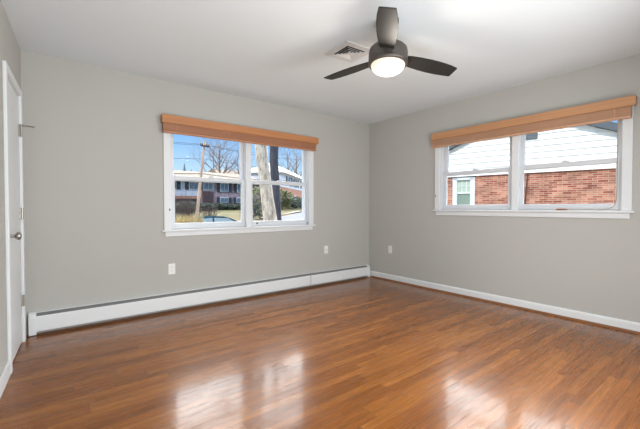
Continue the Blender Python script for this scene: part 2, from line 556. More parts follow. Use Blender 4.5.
# left wall, local frame: x = into the room, -y = along the wall toward the viewpoint
DU0, DU1, DH = 0.192, 0.822, 2.005        # door opening
m = MB()
m.box(-T, -DU0, 0, 0, T, H)
m.box(-T, -DU1, DH, 0, -DU0, H)
m.box(-T, -4.9, 0, 0, -DU1, H)
m.build('wall_panel', M['wall'], LW)

# door 1
D1 = empty('door_1', 'white door with nickel knob in the left wall', 'door', (-4.236, 0, 0), SKEW, kind='structure')
m = MB()
m.box(0, -0.132, 0, 0.02, -DU0, DH + 0.052)
m.box(0, -DU1, 0, 0.02, -0.868, DH + 0.052)
m.box(0, -DU0, DH, 0.02, -DU1, DH + 0.052)
m.build('door_casing', M['trim'], D1, bevel=0.004)
m = MB()
m.box(-T, -DU0, 0, 0.0, -DU0 - 0.012, DH)
m.box(-T, -DU1 + 0.012, 0, 0.0, -DU1, DH)
m.box(-T, -DU0 - 0.012, DH - 0.012, 0.0, -DU1 + 0.012, DH)
m.build('door_jamb', M['trim'], D1)
dp = MB().box(-0.035, -DU0 - 0.016, 0.012, 0.0, -DU1 + 0.016, DH - 0.016).build('door_panel', M['trim'], D1, bevel=0.002)
for hz in (1.72, 1.055, 0.345):
    hm = MB()
    hm.tube([(0.016, -0.2, hz - 0.045), (0.016, -0.2, hz + 0.045)], 0.0075, 10)
    hm.box(0.0, -0.2, hz - 0.043, 0.016, -0.204, hz + 0.043)
    hm.box(-0.002, -0.204, hz - 0.043, 0.006, -0.222, hz + 0.043)
    hm.build('hinge', M['steel'], D1, smooth=True)
km = MB()
KM = Matrix.Translation((0.0, -0.765, 0.908)) @ Matrix.Rotation(PI / 2, 4, 'Y')
km.lathe([(0, 0), (0.031, 0), (0.031, 0.004), (0.024, 0.010), (0.012, 0.014), (0.011, 0.034), (0.018, 0.040), (0.026, 0.047), (0.0285, 0.056), (0.025, 0.065), (0.014, 0.070), (0, 0.071)], 24, KM)
km.build('door_knob', M['steel'], D1, smooth=True)
sm = MB()
sm.tube([(0.016, -0.2, 1.768), (0.03, -0.185, 1.77), (0.085, -0.16, 1.772)], 0.005, 8)
sm.tube([(0.085, -0.16, 1.772), (0.098, -0.154, 1.772)], 0.009, 10)
sm.tube([(0.016, -0.2, 1.762), (0.016, -0.2, 1.776)], 0.011, 10)
sm.build('hinge_pin_stop', M['steel'], D1, smooth=True)

# baseboards and shoe moulding
bb = MB().prism([(0, 0), (-0.016, 0), (-0.016, 0.075), (-0.011, 0.09), (0, 0.092)], 1, YR, -0.0)
tag(bb.build('baseboard_right', M['trim']), 'white baseboard under the neighbour-side window wall', 'baseboard', kind='structure')
m = MB()
q = [(-0.016, 0), (-0.033, 0), (-0.031, 0.009), (-0.025, 0.016), (-0.016, 0.019)]
m.prism(q, 1, YR, -0.076)
tag(m.build('trim_1', M['shoe'], smooth=True), 'thin oak shoe moulding at the foot of the white baseboard', 'moulding', kind='structure')
m = MB().box(0, -0.87, 0, 0.016, -4.75, 0.095)
o = m.build('baseboard_left', M['trim'], bevel=0.004)
o.location = (-4.236, 0, 0); o.rotation_euler = (0, 0, SKEW)
tag(o, 'white baseboard running from the door toward the viewpoint', 'baseboard', kind='structure')


# =================================================================== windows
def make_window(idx, ax, W, glassL, glassR, mull, gz0, rail, ca0, ca1, label):
    """ax 1: wall y=0, a = x.  ax 0: wall x=0, a = y.  outward = positive normal"""
    root = empty('window_%d' % idx, label, 'window', ((ca0 + ca1) / 2, 0, W['z0']) if ax == 1 else (0, (ca0 + ca1) / 2, W['z0']), kind='structure')
    org = root.location.copy()

    def B(mb, a0, n0, z0, a1, n1, z1):
        if ax == 1: mb.box(a0 - org.x, n0, z0 - org.z, a1 - org.x, n1, z1 - org.z)
        else: mb.box(n0, a0 - org.y, z0 - org.z, n1, a1 - org.y, z1 - org.z)
        return mb
    zs = W['z0']
    m = MB()
    B(m, ca0, -0.02, zs, W['a0'], 0, 2.055)
    B(m, W['a1'], -0.02, zs, ca1, 0, 2.055)
    B(m, W['a0'], -0.02, 2.0, W['a1'], 0, 2.055)
    m.build('casing', M['trim'], root, bevel=0.004)
    m = MB()
    B(m, ca0 - 0.02, -0.04, zs - 0.02, ca1 + 0.02, 0.0, zs)
    B(m, W['a0'], 0.0, zs - 0.02, W['a1'], 0.03, zs + 0.0)
    m.build('stool', M['trim'], root, bevel=0.006, seg=3)
    m = MB()
    B(m, ca0 + 0.012, -0.017, zs - 0.074, ca1 - 0.012, 0.0, zs - 0.02)
    m.build('apron', M['trim'], root, bevel=0.008, seg=3)
    # jamb liner
    m = MB()
    B(m, W['a0'], 0.0, zs, W['a0'] + 0.012, T, 2.0)
    B(m, W['a1'] - 0.012, 0.0, zs, W['a1'], T, 2.0)
    B(m, W['a0'] + 0.012, 0.0, 1.988, W['a1'] - 0.012, T, 2.0)
    B(m, W['a0'] + 0.012, 0.03, zs, W['a1'] - 0.012, T + 0.02, zs + 0.014)
    m.build('jamb', M['vinyl'], root)
    m = MB()
    B(m, mull[0], -0.008, zs, mull[1], T, 2.0)
    m.build('mullion', M['trim'], root, bevel=0.003)
    for (g0, g1), (s0, s1) in ((glassL, (W['a0'] + 0.012, mull[0])), (glassR, (mull[1], W['a1'] - 0.012))):
        for up in (0, 1):
            n0, n1 = (0.035, 0.068) if up == 0 else (0.07, 0.103)
            z0, z1 = (zs + 0.012, rail[1]) if up == 0 else (rail[0], 1.988)
            b0, b1 = (gz0, rail[0] + 0.002) if up == 0 else (rail[1] - 0.002, 1.95)
            m = MB()
            B(m, s0, n0, z0, g0, n1, z1); B(m, g1, n0, z0, s1, n1, z1)
            B(m, g0, n0, z0, g1, n1, b0); B(m, g0, n0, b1, g1, n1, z1)
            s = m.build('sash', M['vinyl'], root, bevel=0.003)
            pm = MB()
            c = (n0 + n1) / 2
            B(pm, g0 - 0.004, c - 0.002, b0 - 0.004, g1 + 0.004, c + 0.002, b1 + 0.004)
            pm.build('pane', M['glass'], s)
            if up == 0:
                lm = MB()
                mid = (g0 + g1) / 2
                B(lm, mid - 0.03, n0 + 0.004, z1, mid + 0.03, n1 - 0.004, z1 + 0.012)
                B(lm, mid - 0.008, n0 - 0.006, z1 + 0.008, mid + 0.03, n0 + 0.018, z1 + 0.018)
                lm.build('sash_lock', M['vinyl'], s, bevel=0.002)
    return root, B


w1, B1 = make_window(1, 1, W1, (-2.98, -2.195), (-2.048, -1.243), (-2.155, -2.09), 0.933, (1.405, 1.45), -3.105, -1.132,
                     'white double window onto the street and bare trees')
w2, B2 = make_window(2, 0, W2, (-3.072, -2.28), (-2.122, -1.348), (-2.25, -2.18), 1.14, (1.515, 1.562), -3.196, -1.213,
                     'white double window onto the brick neighbour')
# little dark pulls on the sills / stops seen in the photo
for B, w, a, n, z in ((B1, w1, -1.99, 0.0, 0.899), (B1, w1, -1.235, -0.018, 0.882), (B1, w1, -3.05, -0.021, 1.07)):
    m = MB(); B(m, a - 0.012, n + 0.02, z, a + 0.012, n + 0.034, z + 0.014) if n == 0.0 else B(m, a - 0.006, n - 0.006, z, a + 0.006, n + 0.002, z + 0.022)
    tag(m.build('sash_pull', M['latch'], w, bevel=0.002), 'dark bronze pull')
m = MB(); B2(m, -1.235, -0.027, 1.245, -1.224, -0.019, 1.265)
tag(m.build('cord_cleat', M['latch'], w2, bevel=0.002), 'dark bronze cleat')


# =================================================================== blinds
def make_blind(ax, a0, a1, mv, ms, label, i0=0.012, i1=0.034):
    root = empty('wood_blind', label, 'blind', ((a0 + a1) / 2, 0, 1.9) if ax == 1 else (0, (a0 + a1) / 2, 1.9), group='raised wooden blinds')
    org = root.location.copy()

    def B(mb, p0, n0, z0, p1, n1, z1):
        if ax == 1: mb.box(p0 - org.x, n0, z0 - org.z, p1 - org.x, n1, z1 - org.z)
        else: mb.box(n0, p0 - org.y, z0 - org.z, n1, p1 - org.y, z1 - org.z)
    m = MB()
    B(m, a0, -0.092, 1.985, a1, -0.078, 2.07)
    B(m, a0, -0.078, 1.985, a0 + 0.014, -0.021, 2.07)
    B(m, a1 - 0.014, -0.078, 1.985, a1, -0.021, 2.07)
    m.build('valance', mv, root, bevel=0.004, seg=3)
    m = MB()
    B(m, a0 + 0.02, -0.074, 2.005, a1 - 0.02, -0.024, 2.05)
    m.build('head_rail', M['cord'], root, bevel=0.003)
    m = MB()
    nsl = 15
    for k in range(nsl):
        z = 1.909 + k * 0.0058
        j = random.uniform(-0.0015, 0.0015)
        B(m, a0 + i0, -0.079 + j, z, a1 - i1, -0.028 + j, z + 0.0038)
    m.build('slat_stack', ms, root)
    m = MB()
    B(m, a0 + i0, -0.08, 1.887, a1 - i1, -0.027, 1.906)
    m.build('bottom_rail', ms, root, bevel=0.003)
    L = a1 - a0
    for f in (0.07, 0.36, 0.64, 0.92):
        m = MB()
        p = a0 + L * f
        B(m, p - 0.003, -0.0825, 1.884, p + 0.003, -0.0805, 2.0)
        m.build('ladder_cord', ms, root)
    return root, org


make_blind(1, -3.133, -1.098, M['val_a'], M['slat_a'], 'orange-brown wooden blind raised over the street window')
bl2, org2 = make_blind(0, -3.223, -1.196, M['val_b'], M['slat_b'], 'orange-brown wooden blind raised over the neighbour-side window, cord hanging', 0.032, 0.012)
pts = [(-0.05, -3.10, 1.98), (-0.045, -3.098, 1.7), (-0.03, -3.095, 1.45), (-0.028, -3.095, 1.25), (-0.028, -3.085, 1.14), (-0.028, -3.05, 1.098),
       (-0.026, -2.96, 1.083), (-0.024, -2.85, 1.081), (-0.022, -2.76, 1.081), (-0.022, -2.71, 1.082)]
sp = []
for i in range(len(pts) - 1):
    p0 = Vector(pts[max(i - 1, 0)]); p1 = Vector(pts[i]); p2 = Vector(pts[i + 1]); p3 = Vector(pts[min(i + 2, len(pts) - 1)])
    for k in range(6):
        t = k / 6
        sp.append(0.5 * ((2 * p1) + (p2 - p0) * t + (2 * p0 - 5 * p1 + 4 * p2 - p3) * t * t + (3 * p1 - p0 - 3 * p2 + p3) * t ** 3) - org2)
m = MB(); m.tube(sp, 0.004, 6)
lc = m.build('lift_cord', M['cord'], bl2, smooth=True)
m = MB()
TM = Matrix.Translation(Vector((-0.022, -2.72, 1.0835)) - org2) @ Matrix.Rotation(-PI / 2, 4, 'X')
m.lathe([(0, 0), (0.004, 0), (0.006, 0.01), (0.0085, 0.05), (0.0085, 0.085), (0.006, 0.1), (0, 0.102)], 12, TM)
m.build('tassel', M['tassel'], lc, smooth=True)

# =================================================================== baseboard heater
BH = empty('baseboard_heater', 'long white metal baseboard heater along the back wall', 'heater', (-2.15, 0, 0))
ox = 2.15
X0, X1, XS = -4.212, -0.05, -1.217
def hbox(m, x0, y0, z0, x1, y1, z1): return m.box(x0 + ox, y0, z0, x1 + ox, y1, z1)
m = MB(); m.prism([(-0.001, 0.03), (-0.004, 0.03), (-0.004, 0.182), (-0.03, 0.187), (-0.03, 0.190), (-0.001, 0.190)], 0, X0 + ox, X1 + ox)
m.build('back_plate', M['heater'], BH)
m = MB(); m.prism([(-0.03, 0.186), (-0.034, 0.183), (-0.058, 0.164), (-0.056, 0.158), (-0.005, 0.171)], 0, X0 + 0.03 + ox, X1 - 0.03 + ox)
m.build('damper', M['heater_slot'], BH)
for (p, q) in ((X0 + 0.05, XS - 0.004), (XS + 0.004, X1 - 0.04)):
    m = MB(); m.prism([(-0.056, 0.035), (-0.062, 0.03), (-0.068, 0.034), (-0.068, 0.154), (-0.062, 0.164), (-0.056, 0.164)], 0, p + ox, q + ox)
    m.build('front_panel', M['heater'], BH)
m = MB(); m.box(XS - 0.004 + ox, -0.066, 0.034, XS + 0.004 + ox, -0.05, 0.162)
tag(m.build('splice_plate', M['heater_slot'], BH), 'grey splice seam')
m = MB(); hbox(m, X0 + 0.03, -0.05, 0.05, X1 - 0.03, -0.012, 0.11)
m.build('fin_element', M['heater_slot'], BH)
cap = [(0, 0.004), (-0.07, 0.004), (-0.072, 0.01), (-0.072, 0.156), (-0.06, 0.174), (-0.034, 0.193), (0, 0.193)]
for p, q in ((X0, X0 + 0.052), (X1 - 0.045, X1)):
    m = MB(); m.prism(cap, 0, p + ox, q + ox); m.build('end_cap', M['heater'], BH, bevel=0.003)


# =================================================================== outlets
def make_outlet(label, loc, rz, group='white wall plates'):
    r = empty('wall_outlet', label, 'outlet', loc, rz, group)
    MB().box(-0.035, -0.006, -0.057, 0.035, 0, 0.057).build('cover_plate', M['plate'], r, bevel=0.003)
    for s in (-1, 1):
        u = MB().box(-0.0165, -0.008, s * 0.0195 - 0.014, 0.0165, -0.005, s * 0.0195 + 0.014).build('socket', M['plate'], r, bevel=0.002)
        MB().box(-0.0075, -0.0084, s * 0.0195 - 0.004, -0.0055, -0.0075, s * 0.0195 + 0.007).box(0.0055, -0.0084, s * 0.0195 - 0.004, 0.0075, -0.0075, s * 0.0195 + 0.006).build('slot', M['slot'], u)
    MB().lathe([(0, 0.0), (0.003, 0.0), (0.003, 0.0015), (0, 0.002)], 10, Matrix.Translation((0, -0.0055, 0)) @ Matrix.Rotation(PI / 2, 4, 'X')).build('screw', M['steel'], r)
    return r


make_outlet('white duplex outlet on the back wall left of the street window', (-3.028, 0, 0.444), 0)
o3 = make_outlet('white duplex outlet on the neighbour-side wall near the corner', (0, -0.44, 0.47), -PI / 2)
r = empty('coaxial_wall_plate', 'slim white wall plate on the back wall near the corner', 'wall plate', (-0.893, 0, 0.492), 0)
MB().box(-0.035, -0.006, -0.057, 0.035, 0, 0.057).build('cover_plate', M['plate'], r, bevel=0.003)
MB().box(-0.016, -0.0085, -0.033, 0.016, -0.005, 0.033).build('insert', M['plate'], r, bevel=0.002)
MB().lathe([(0, 0), (0.006, 0), (0.006, 0.008), (0.003, 0.009), (0, 0.009)], 10, Matrix.Translation((0, -0.008, 0)) @ Matrix.Rotation(PI / 2, 4, 'X')).build('connector', M['steel'], r)

# =================================================================== ceiling vent
vr = empty('air_vent', 'square white ceiling air diffuser beside the ceiling fan', 'vent', (-2.015, -1.70, H), math.radians(-4))
m = MB()
def ring(m, r0, r1, z0, z1):
    """square sloping frame from half-size r0 at z0 to half-size r1 at z1 (thin)"""
    t = 0.003
    for z in (0,):
        a = [(-r0, -r0, z0), (r0, -r0, z0), (r0, r0, z0), (-r0, r0, z0)]
        b = [(-r1, -r1, z1), (r1, -r1, z1), (r1, r1, z1), (-r1, r1, z1)]
        vs = a + b + [(x, y, zz + t) for x, y, zz in a] + [(x, y, zz + t) for x, y, zz in b]
        fs = []
        for i in range(4):
            j = (i + 1) % 4
            fs += [(i, j, j + 4, i + 4), (i + 8, i + 12, j + 12, j + 8), (i, i + 8, j + 8, j), (i + 4, j + 4, j + 12, i + 12)]
        m.add(vs, fs)
ring(m, 0.148, 0.096, -0.010, -0.010)
ring(m, 0.15, 0.149, -0.002, -0.010)
m.build('frame', M['ventw'], vr)
MB().box(-0.1, -0.1, -0.004, 0.1, 0.1, -0.001).build('duct_opening', M['ventd'], vr)
for r0, r1 in ((0.086, 0.071), (0.061, 0.047), (0.038, 0.024)):
    m = MB(); ring(m, r0, r1, -0.019, -0.008); m.build('cone', M['ventw'], vr)
MB().box(-0.022, -0.022, -0.019, 0.022, 0.022, -0.015).build('centre_plate', M['ventw'], vr)

# =================================================================== ceiling fan
FC = Vector((-2.137, -2.239, 2.18))
fan = empty('ceiling_fan', 'grey three-blade ceiling fan with a lit globe light', 'fan', (FC.x, FC.y, H))
oz = 2.18 - H
tx, ty = math.radians(-1.9), math.radians(4.18)
TILT = Matrix.Translation((0, 0, oz)) @ Matrix.Rotation(ty, 4, 'Y') @ Matrix.Rotation(tx, 4, 'X')
m = MB(); m.lathe([(0, 0), (0.075, 0), (0.075, -0.02), (0.062, -0.05), (0.03, -0.062), (0.03, -0.2), (0, -0.2)], 32)
m.build('canopy', M['fan_metal'], fan, smooth=True)
m = MB(); m.lathe([(0, 0.075), (0.09, 0.075), (0.118, 0.068), (0.133, 0.052), (0.138, 0.03), (0.138, -0.04), (0.134, -0.058), (0.126, -0.064), (0.121, -0.06), (0, -0.06)], 48, TILT)
m.build('motor_housing', M['fan_metal'], fan, smooth=True)
m = MB(); m.lathe([(0.139, -0.036), (0.1405, -0.038), (0.1405, -0.052), (0.136, -0.058), (0.13, -0.058), (0.13, -0.036)], 48, TILT)
m.build('light_ring', M['fan_metal'], fan, smooth=True)
gp = [(0.119, -0.06)] + [(0.120 * math.cos(a), -0.063 - 0.062 * math.sin(a)) for a in [i * PI / 2 / 10 for i in range(10)]] + [(0, -0.125)]
m = MB(); m.lathe(gp, 48, TILT)
globe = m.build('globe', M['globe'], fan, smooth=True)
tag(globe, 'lit frosted globe')
TH = 3.7952; PITCH = -0.1974
lead = [(0.10, 0.030), (0.13, 0.048), (0.20, 0.063), (0.28, 0.076), (0.36, 0.084), (0.44, 0.087), (0.51, 0.085), (0.556, 0.082)]
trail = [(0.566, -0.012), (0.561, -0.021), (0.50, -0.036), (0.42, -0.048), (0.33, -0.055), (0.24, -0.056), (0.16, -0.052), (0.13, -0.046), (0.10, -0.030)]
outl = lead + [(0.5635, 0.078)] + trail
for k in range(3):
    R = TILT @ Matrix.Rotation(TH + k * 2 * PI / 3, 4, 'Z')
    bm_ = MB()
    bm_.prism(outl, 2, -0.003, 0.003)
    # object axes follow the blade so that its grain runs along it
    L = R @ Matrix.Rotation(PITCH, 4, 'X')
    b = bm_.build('blade', M['blade'], fan, bevel=0.0015)
    b.matrix_local = L
    irm = MB().prism([(0.08, -0.03), (0.17, -0.022), (0.18, 0), (0.17, 0.022), (0.08, 0.03)], 2, 0.0035, 0.008)
    ir = irm.build('blade_iron', M['fan_metal'], b)
lamp_d = bpy.data.lights.new('fan_lamp', 'POINT')
lamp_d.energy = 7
lamp_d.shadow_soft_size = 0.06
lamp_d.color = (1.0, 0.93, 0.82)
lamp = bpy.data.objects.new('fan_lamp', lamp_d)
COL.objects.link(lamp)
lamp.parent = fan
lamp.location = (0, 0, oz - 0.2)
#OUTDOOR

# =================================================================== OUTDOORS
GRN = -0.7
RD = Vector((0.794, 0.608)); RN = Vector((-0.608, 0.794)); RO = Vector((2.0, 14.5))


def road_td(x, y):
    v = Vector((x, y)) - RO
    return v.dot(RD), v.dot(RN)


def road_z(t):
    return -0.76 + 0.042 * max(-12.0, min(55.0, t))


def gz(x, y):
    t, d = road_td(x, y)
    zr = road_z(t)
    if d > 3.5:
        return zr + 0.12 + 0.06 * min(d - 3.5, 22) + 0.02 * max(0, d - 25.5)
    if d > -3.5: return zr - 0.06
    k = min(1.0, (-3.5 - d) / 6.0)
    return (zr + 0.1) * (1 - k) + GRN * k


def grid_ground(name, mat, xs, ys, fz, label):
    m = MB()
    nx, ny = len(xs), len(ys)
    vs = [(x, y, fz(x, y)) for y in ys for x in xs]
    fs = [(j * nx + i, j * nx + i + 1, (j + 1) * nx + i + 1, (j + 1) * nx + i) for j in range(ny - 1) for i in range(nx - 1)]
    m.add(vs, fs)
    return tag(m.build(name, mat, smooth=True), label, 'ground', kind='structure')


xs = [-60 + i * 1.5 for i in range(120)]
ys = [T + 0.02] + [1.5 + i * 1.5 for i in range(70)]
grid_ground('lawn', M['lawn'], xs, ys, gz, 'winter lawn on both sides of the street')
MB().box(T + 0.02, -40, GRN - 0.2, 60, T + 0.02, GRN).build('side_yard', M['lawn'])
tag(bpy.data.objects['side_yard'], 'side yard between the two houses', 'ground', kind='structure')


def strip(name, mat, d0, d1, dz, t0, t1, label):
    m = MB()
    n = 60
    vs = []; fs = []
    for i in range(n + 1):
        t = t0 + (t1 - t0) * i / n
        for d in (d0, d1):
            p = RO + RD * t + RN * d
            vs.append((p.x, p.y, road_z(t) + dz))
    for i in range(n):
        fs.append((2 * i, 2 * i + 2, 2 * i + 3, 2 * i + 1))
    m.add(vs, fs)
    return tag(m.build(name, mat), label, 'street', kind='structure')


strip('street', M['asphalt'], -3.5, 3.5, 0.0, -30, 80, 'grey asphalt street climbing to the right')
strip('sidewalk', M['concrete'], 3.5, 4.9, 0.14, -30, 80, 'pale concrete sidewalk on the far side of the street')


# ---------------------------------------------------------------- neighbour house (frame: x = along wall, y = away from us, z)
NA = math.atan2(0.977, -0.215)
NB = empty('neighbour_house', 'red brick neighbour house with white sided gable', 'house', (6.0, -2.3, 0), NA)
# local +x runs along (-.215,.977); local -y faces away from us, so "toward us" is +y
AP_A, AP_Z, SL = 2.237, 3.536, 0.4245
HW = 3.75
BT = 1.985
def rz_(a): return AP_Z - SL * abs(a - AP_A)
m = MB()
WA0, WA1, WZ0, WZ1 = 3.44, 4.005, 0.85, 1.955     # hole for the neighbour's window
a0, a1 = AP_A - HW, AP_A + HW
m.box(a0, -0.25, GRN, WA0, 0, BT); m.box(WA1, -0.25, GRN, a1, 0, BT)
m.box(WA0, -0.25, GRN, WA1, 0, WZ0); m.box(WA0, -0.25, WZ1, WA1, 0, BT)
m.box(a0, -9, GRN, a0 + 0.25, -0.25, BT); m.box(a1 - 0.25, -9, GRN, a1, -0.25, BT)
m.build('brick_wall', M['brick'], NB)
m = MB()
ex = 0.148
z = BT + 0.06
while z < AP_Z - 0.02:
    z2 = min(z + ex, AP_Z - 0.001)
    h0 = (AP_Z - z) / SL; h1 = (AP_Z - z2) / SL
    h0 = min(h0, HW); h1 = min(h1, HW)
    y0, y1 = 0.060, 0.022
    vs = [(AP_A - h0, y0, z), (AP_A + h0, y0, z), (AP_A + h1, y1, z2), (AP_A - h1, y1, z2),
          (AP_A - h0, 0.0, z), (AP_A + h0, 0.0, z), (AP_A + h1, 0.0, z2), (AP_A - h1, 0.0, z2)]
    m.add(vs, [(0, 1, 2, 3), (4, 7, 6, 5), (0, 4, 5, 1), (1, 5, 6, 2), (2, 6, 7, 3), (3, 7, 4, 0)])
    z = z2
m.build('gable_siding', M['siding'], NB)
m = MB(); m.box(a0, 0, BT - 0.005, a1, 0.06, BT + 0.07)
m.build('frieze_board', M['siding'], NB)
for s in (-1, 1):
    e_ = AP_A + s * (HW + 0.35)
    m = MB()
    poly = [(AP_A, AP_Z), (AP_A, AP_Z + 0.17), (e_, rz_(e_) + 0.17), (e_, rz_(e_))]
    m.prism(poly, 1, -9.2, 0.22)
    m.build('roof_slope', M['roof_dark'], NB)
m = MB()
m.box(AP_A - 0.30, 0.0, 2.80, AP_A + 0.30, 0.062, 3.20)
for k in range(8):
    z = 2.835 + k * 0.042
    m.add([(AP_A - 0.27, 0.075, z), (AP_A + 0.27, 0.075, z), (AP_A + 0.27, 0.063, z + 0.03), (AP_A - 0.27, 0.063, z + 0.03)], [(0, 1, 2, 3)])
m.build('gable_vent', M['louver'], NB)
m = MB()
fw = 0.1
m.box(WA0 - 0.02, -0.1, WZ0, WA0 + fw, 0.02, WZ1 + 0.0)
m.box(WA1 - fw, -0.1, WZ0, WA1 + 0.02, 0.02, WZ1 + 0.0)
m.box(WA0, -0.1, WZ1 - 0.07, WA1, 0.02, WZ1)
m.box(WA0, -0.1, 1.495, WA1, 0.0, 1.545)
m.box(WA0 - 0.05, -0.1, WZ0 - 0.04, WA1 + 0.05, 0.05, WZ0 + 0.06)
wf = m.build('window_frame', M['vinyl'], NB)
MB().box(WA0 + fw, -0.06, 1.545, WA1 - fw, -0.05, WZ1 - 0.07).build('upper_pane', M['lite'], wf)
MB().box(WA0 + fw, -0.04, WZ0 + 0.06, WA1 - fw, -0.03, 1.495).build('lower_screen', M['screen'], wf)
m = MB()
gw = WA1 - WA0 - 2 * fw
for f in (1 / 3, 2 / 3):
    a = WA0 + fw + gw * f
    m.box(a - 0.009, -0.05, 1.545, a + 0.009, -0.035, WZ1 - 0.07)
m.box(WA0 + fw, -0.05, 1.705, WA1 - fw, -0.035, 1.725)
m.build('muntins', M['vinyl'], wf)
m = MB(); m.box(WA0 - 0.06, -0.05, WZ1, WA1 + 0.06, 0.03, WZ1 + 0.03)
m.build('lintel_flashing', M['dark_shutter'], NB)
m = MB(); m.tube([(2.24, 0.02, GRN + 0.02), (2.204, 0.02, 1.19), (2.145, 0.02, 1.985)], 0.017, 8)
m.build('conduit', M['conduit'], NB, smooth=True)


# ---------------------------------------------------------------- house across the street
HZ = 0.95
HA = empty('split_level_house', 'mauve and white split level house across the street', 'house', (12.5, 40, HZ))
def hb(m, x0, y0, z0, x1, y1, z1): return m.box(x0 - 12.5, y0 - 40, z0 - HZ, x1 - 12.5, y1 - 40, z1 - HZ)
XL0, XL1, XR1 = 2.5, 11.1, 19.5
m = MB(); hb(m, XL1, 40, 0.3, XR1, 48.5, 4.4); m.build('brick_wing', M['brick_purple'], HA)
m = MB(); hb(m, XL0, 40, 2.55, XL1, 48.5, 4.5)
for k in range(9):
    hb(m, XL0, 39.97, 2.56 + k * 0.21, XL1, 40.0, 2.56 + k * 0.21 + 0.19)
m.build('sided_wing', M['siding_blue'], HA)
m = MB(); hb(m, XL0, 40.15, 0.3, XL1, 48.5, 2.55); m.build('lower_wall', M['stone'], HA)
m = MB(); hb(m, XL0, 39.95, 2.2, XL1, 40.15, 2.55); m.build('brick_band', M['brick'], HA)
m = MB()
m.prism([(39.5 - 40, 4.38 - HZ), (39.5 - 40, 4.5 - HZ), (44.5 - 40, 6.1 - HZ), (49.2 - 40, 4.5 - HZ), (49.2 - 40, 4.38 - HZ), (44.5 - 40, 5.95 - HZ)], 0, XL0 - 0.5 - 12.5, XR1 + 0.6 - 12.5)
m.build('roof', M['roof_tan'], HA)
m = MB()
hb(m, XL0 - 0.4, 39.42, 4.33, XR1 + 0.5, 39.5, 4.46)
m.build('gutter', M['siding'], HA)
def house_window(x0, x1, z0, z1, shut=0.42):
    m = MB(); hb(m, x0 - 0.08, 39.9, z0 - 0.08, x1 + 0.08, 39.96, z1 + 0.08)
    f = m.build('window', M['vinyl'], HA)
    m = MB()
    mid = (x0 + x1) / 2
    hb(m, x0, 39.86, z0, mid - 0.03, 39.895, z1); hb(m, mid + 0.03, 39.86, z0, x1, 39.895, z1)
    m.build('pane', M['house_glass'], f)
    if shut:
        for s0, s1 in ((x0 - 0.1 - shut, x0 - 0.1), (x1 + 0.1, x1 + 0.1 + shut)):
            m = MB(); hb(m, s0, 39.88, z0 - 0.08, s1, 39.97, z1 + 0.08); m.build('shutter', M['dark_shutter'], HA)
house_window(7.2, 8.1, 3.4, 4.2, 0.45)
house_window(9.75, 10.75, 3.4, 4.2, 0.45)
house_window(11.55, 12.65, 3.4, 4.25, 0)
house_window(13.75, 14.75, 3.25, 4.25, 0.4)
house_window(16.1, 17.0, 3.25, 4.25, 0.4)
house_window(13.7, 14.75, 1.85, 2.4, 0.35)
house_window(16.0, 17.0, 1.85, 2.4, 0.35)
m = MB(); hb(m, 11.35, 39.9, 1.1, 12.75, 39.98, 3.15); d_ = m.build('entry_door', M['door_brown'], HA)
m = MB(); hb(m, 11.75, 39.86, 1.15, 12.35, 39.9, 3.0); m.build('door_leaf', M['stone'], d_)

# ---------------------------------------------------------------- far house on the right
F0 = Vector((26.0, 45.0)); FD = Vector((0.742, 0.67))
FZ = 2.0
FH = empty('white_roofed_house', 'far house with pale sunlit roof and shuttered windows', 'house', (F0.x, F0.y, FZ), math.atan2(FD.y, FD.x))
FE = 6.9 - FZ
m = MB(); m.box(0, 0, 2.6, 18, 6, FE); m.build('sided_wall', M['siding_blue'], FH)
m = MB(); m.box(0.02, 0.05, -1.0, 18, 6, 2.6); m.build('brick_wall', M['brick'], FH)
m = MB(); m.box(-0.6, -0.7, FE - 0.06, 18.6, 6.7, FE + 0.08)
m.add([(-0.6, -0.7, FE + 0.08), (18.6, -0.7, FE + 0.08), (18.6, 6.7, FE + 0.08), (-0.6, 6.7, FE + 0.08), (4.2, 3.0, FE + 2.1), (14, 3.0, FE + 2.1)],
      [(0, 1, 5, 4), (1, 2, 5), (2, 3, 4, 5), (3, 0, 4), (3, 2, 1, 0)])
m.build('roof', M['roof_pale'], FH)
for x0 in (4.0, 7.4, 10.8, 15):
    m = MB(); m.box(x0, -0.06, 3.0, x0 + 1.3, 0.0, 4.5); f = m.build('window', M['vinyl'], FH)
    m = MB(); m.box(x0 + 0.1, -0.1, 3.1, x0 + 1.2, -0.06, 4.4); m.build('pane', M['house_glass'], f)
    for s in (x0 - 0.65, x0 + 1.4):
        m = MB(); m.box(s, -0.08, 2.95, s + 0.55, 0.0, 4.55); m.build('shutter', M['dark_shutter'], FH)
for a_, b_, c_, d_ in ((6.6, -0.5, 7.6, 1.5), (9.2, 0.3, 10.4, 1.4)):
    m = MB(); m.box(a_, -0.08, b_, c_, 0.04, d_); m.build('lower_window', M['vinyl'], FH)

# a pale house seen through the gap left of the tree and beyond the split level house
PH = empty('peach_house', 'small peach house far behind the big pale trunk', 'house', (31, 68, 3.0), 0.2)
m = MB(); m.box(-6, 0, -1.5, 5, 7, 4.6); m.build('wall', plain('peach_wall', (226, 190, 168), 0.8), PH)
m = MB(); m.prism([(-0.5, 4.5), (-0.5, 4.7), (3.5, 6.6), (7.5, 4.7), (7.5, 4.5)], 0, -6.5, 5.5); m.build('roof', M['roof_tan'], PH)
for a_ in (-4, 0):
    m = MB(); m.box(a_, -0.05, 2.2, a_ + 1.2, 0, 3.8); m.build('window', M['house_glass'], PH)


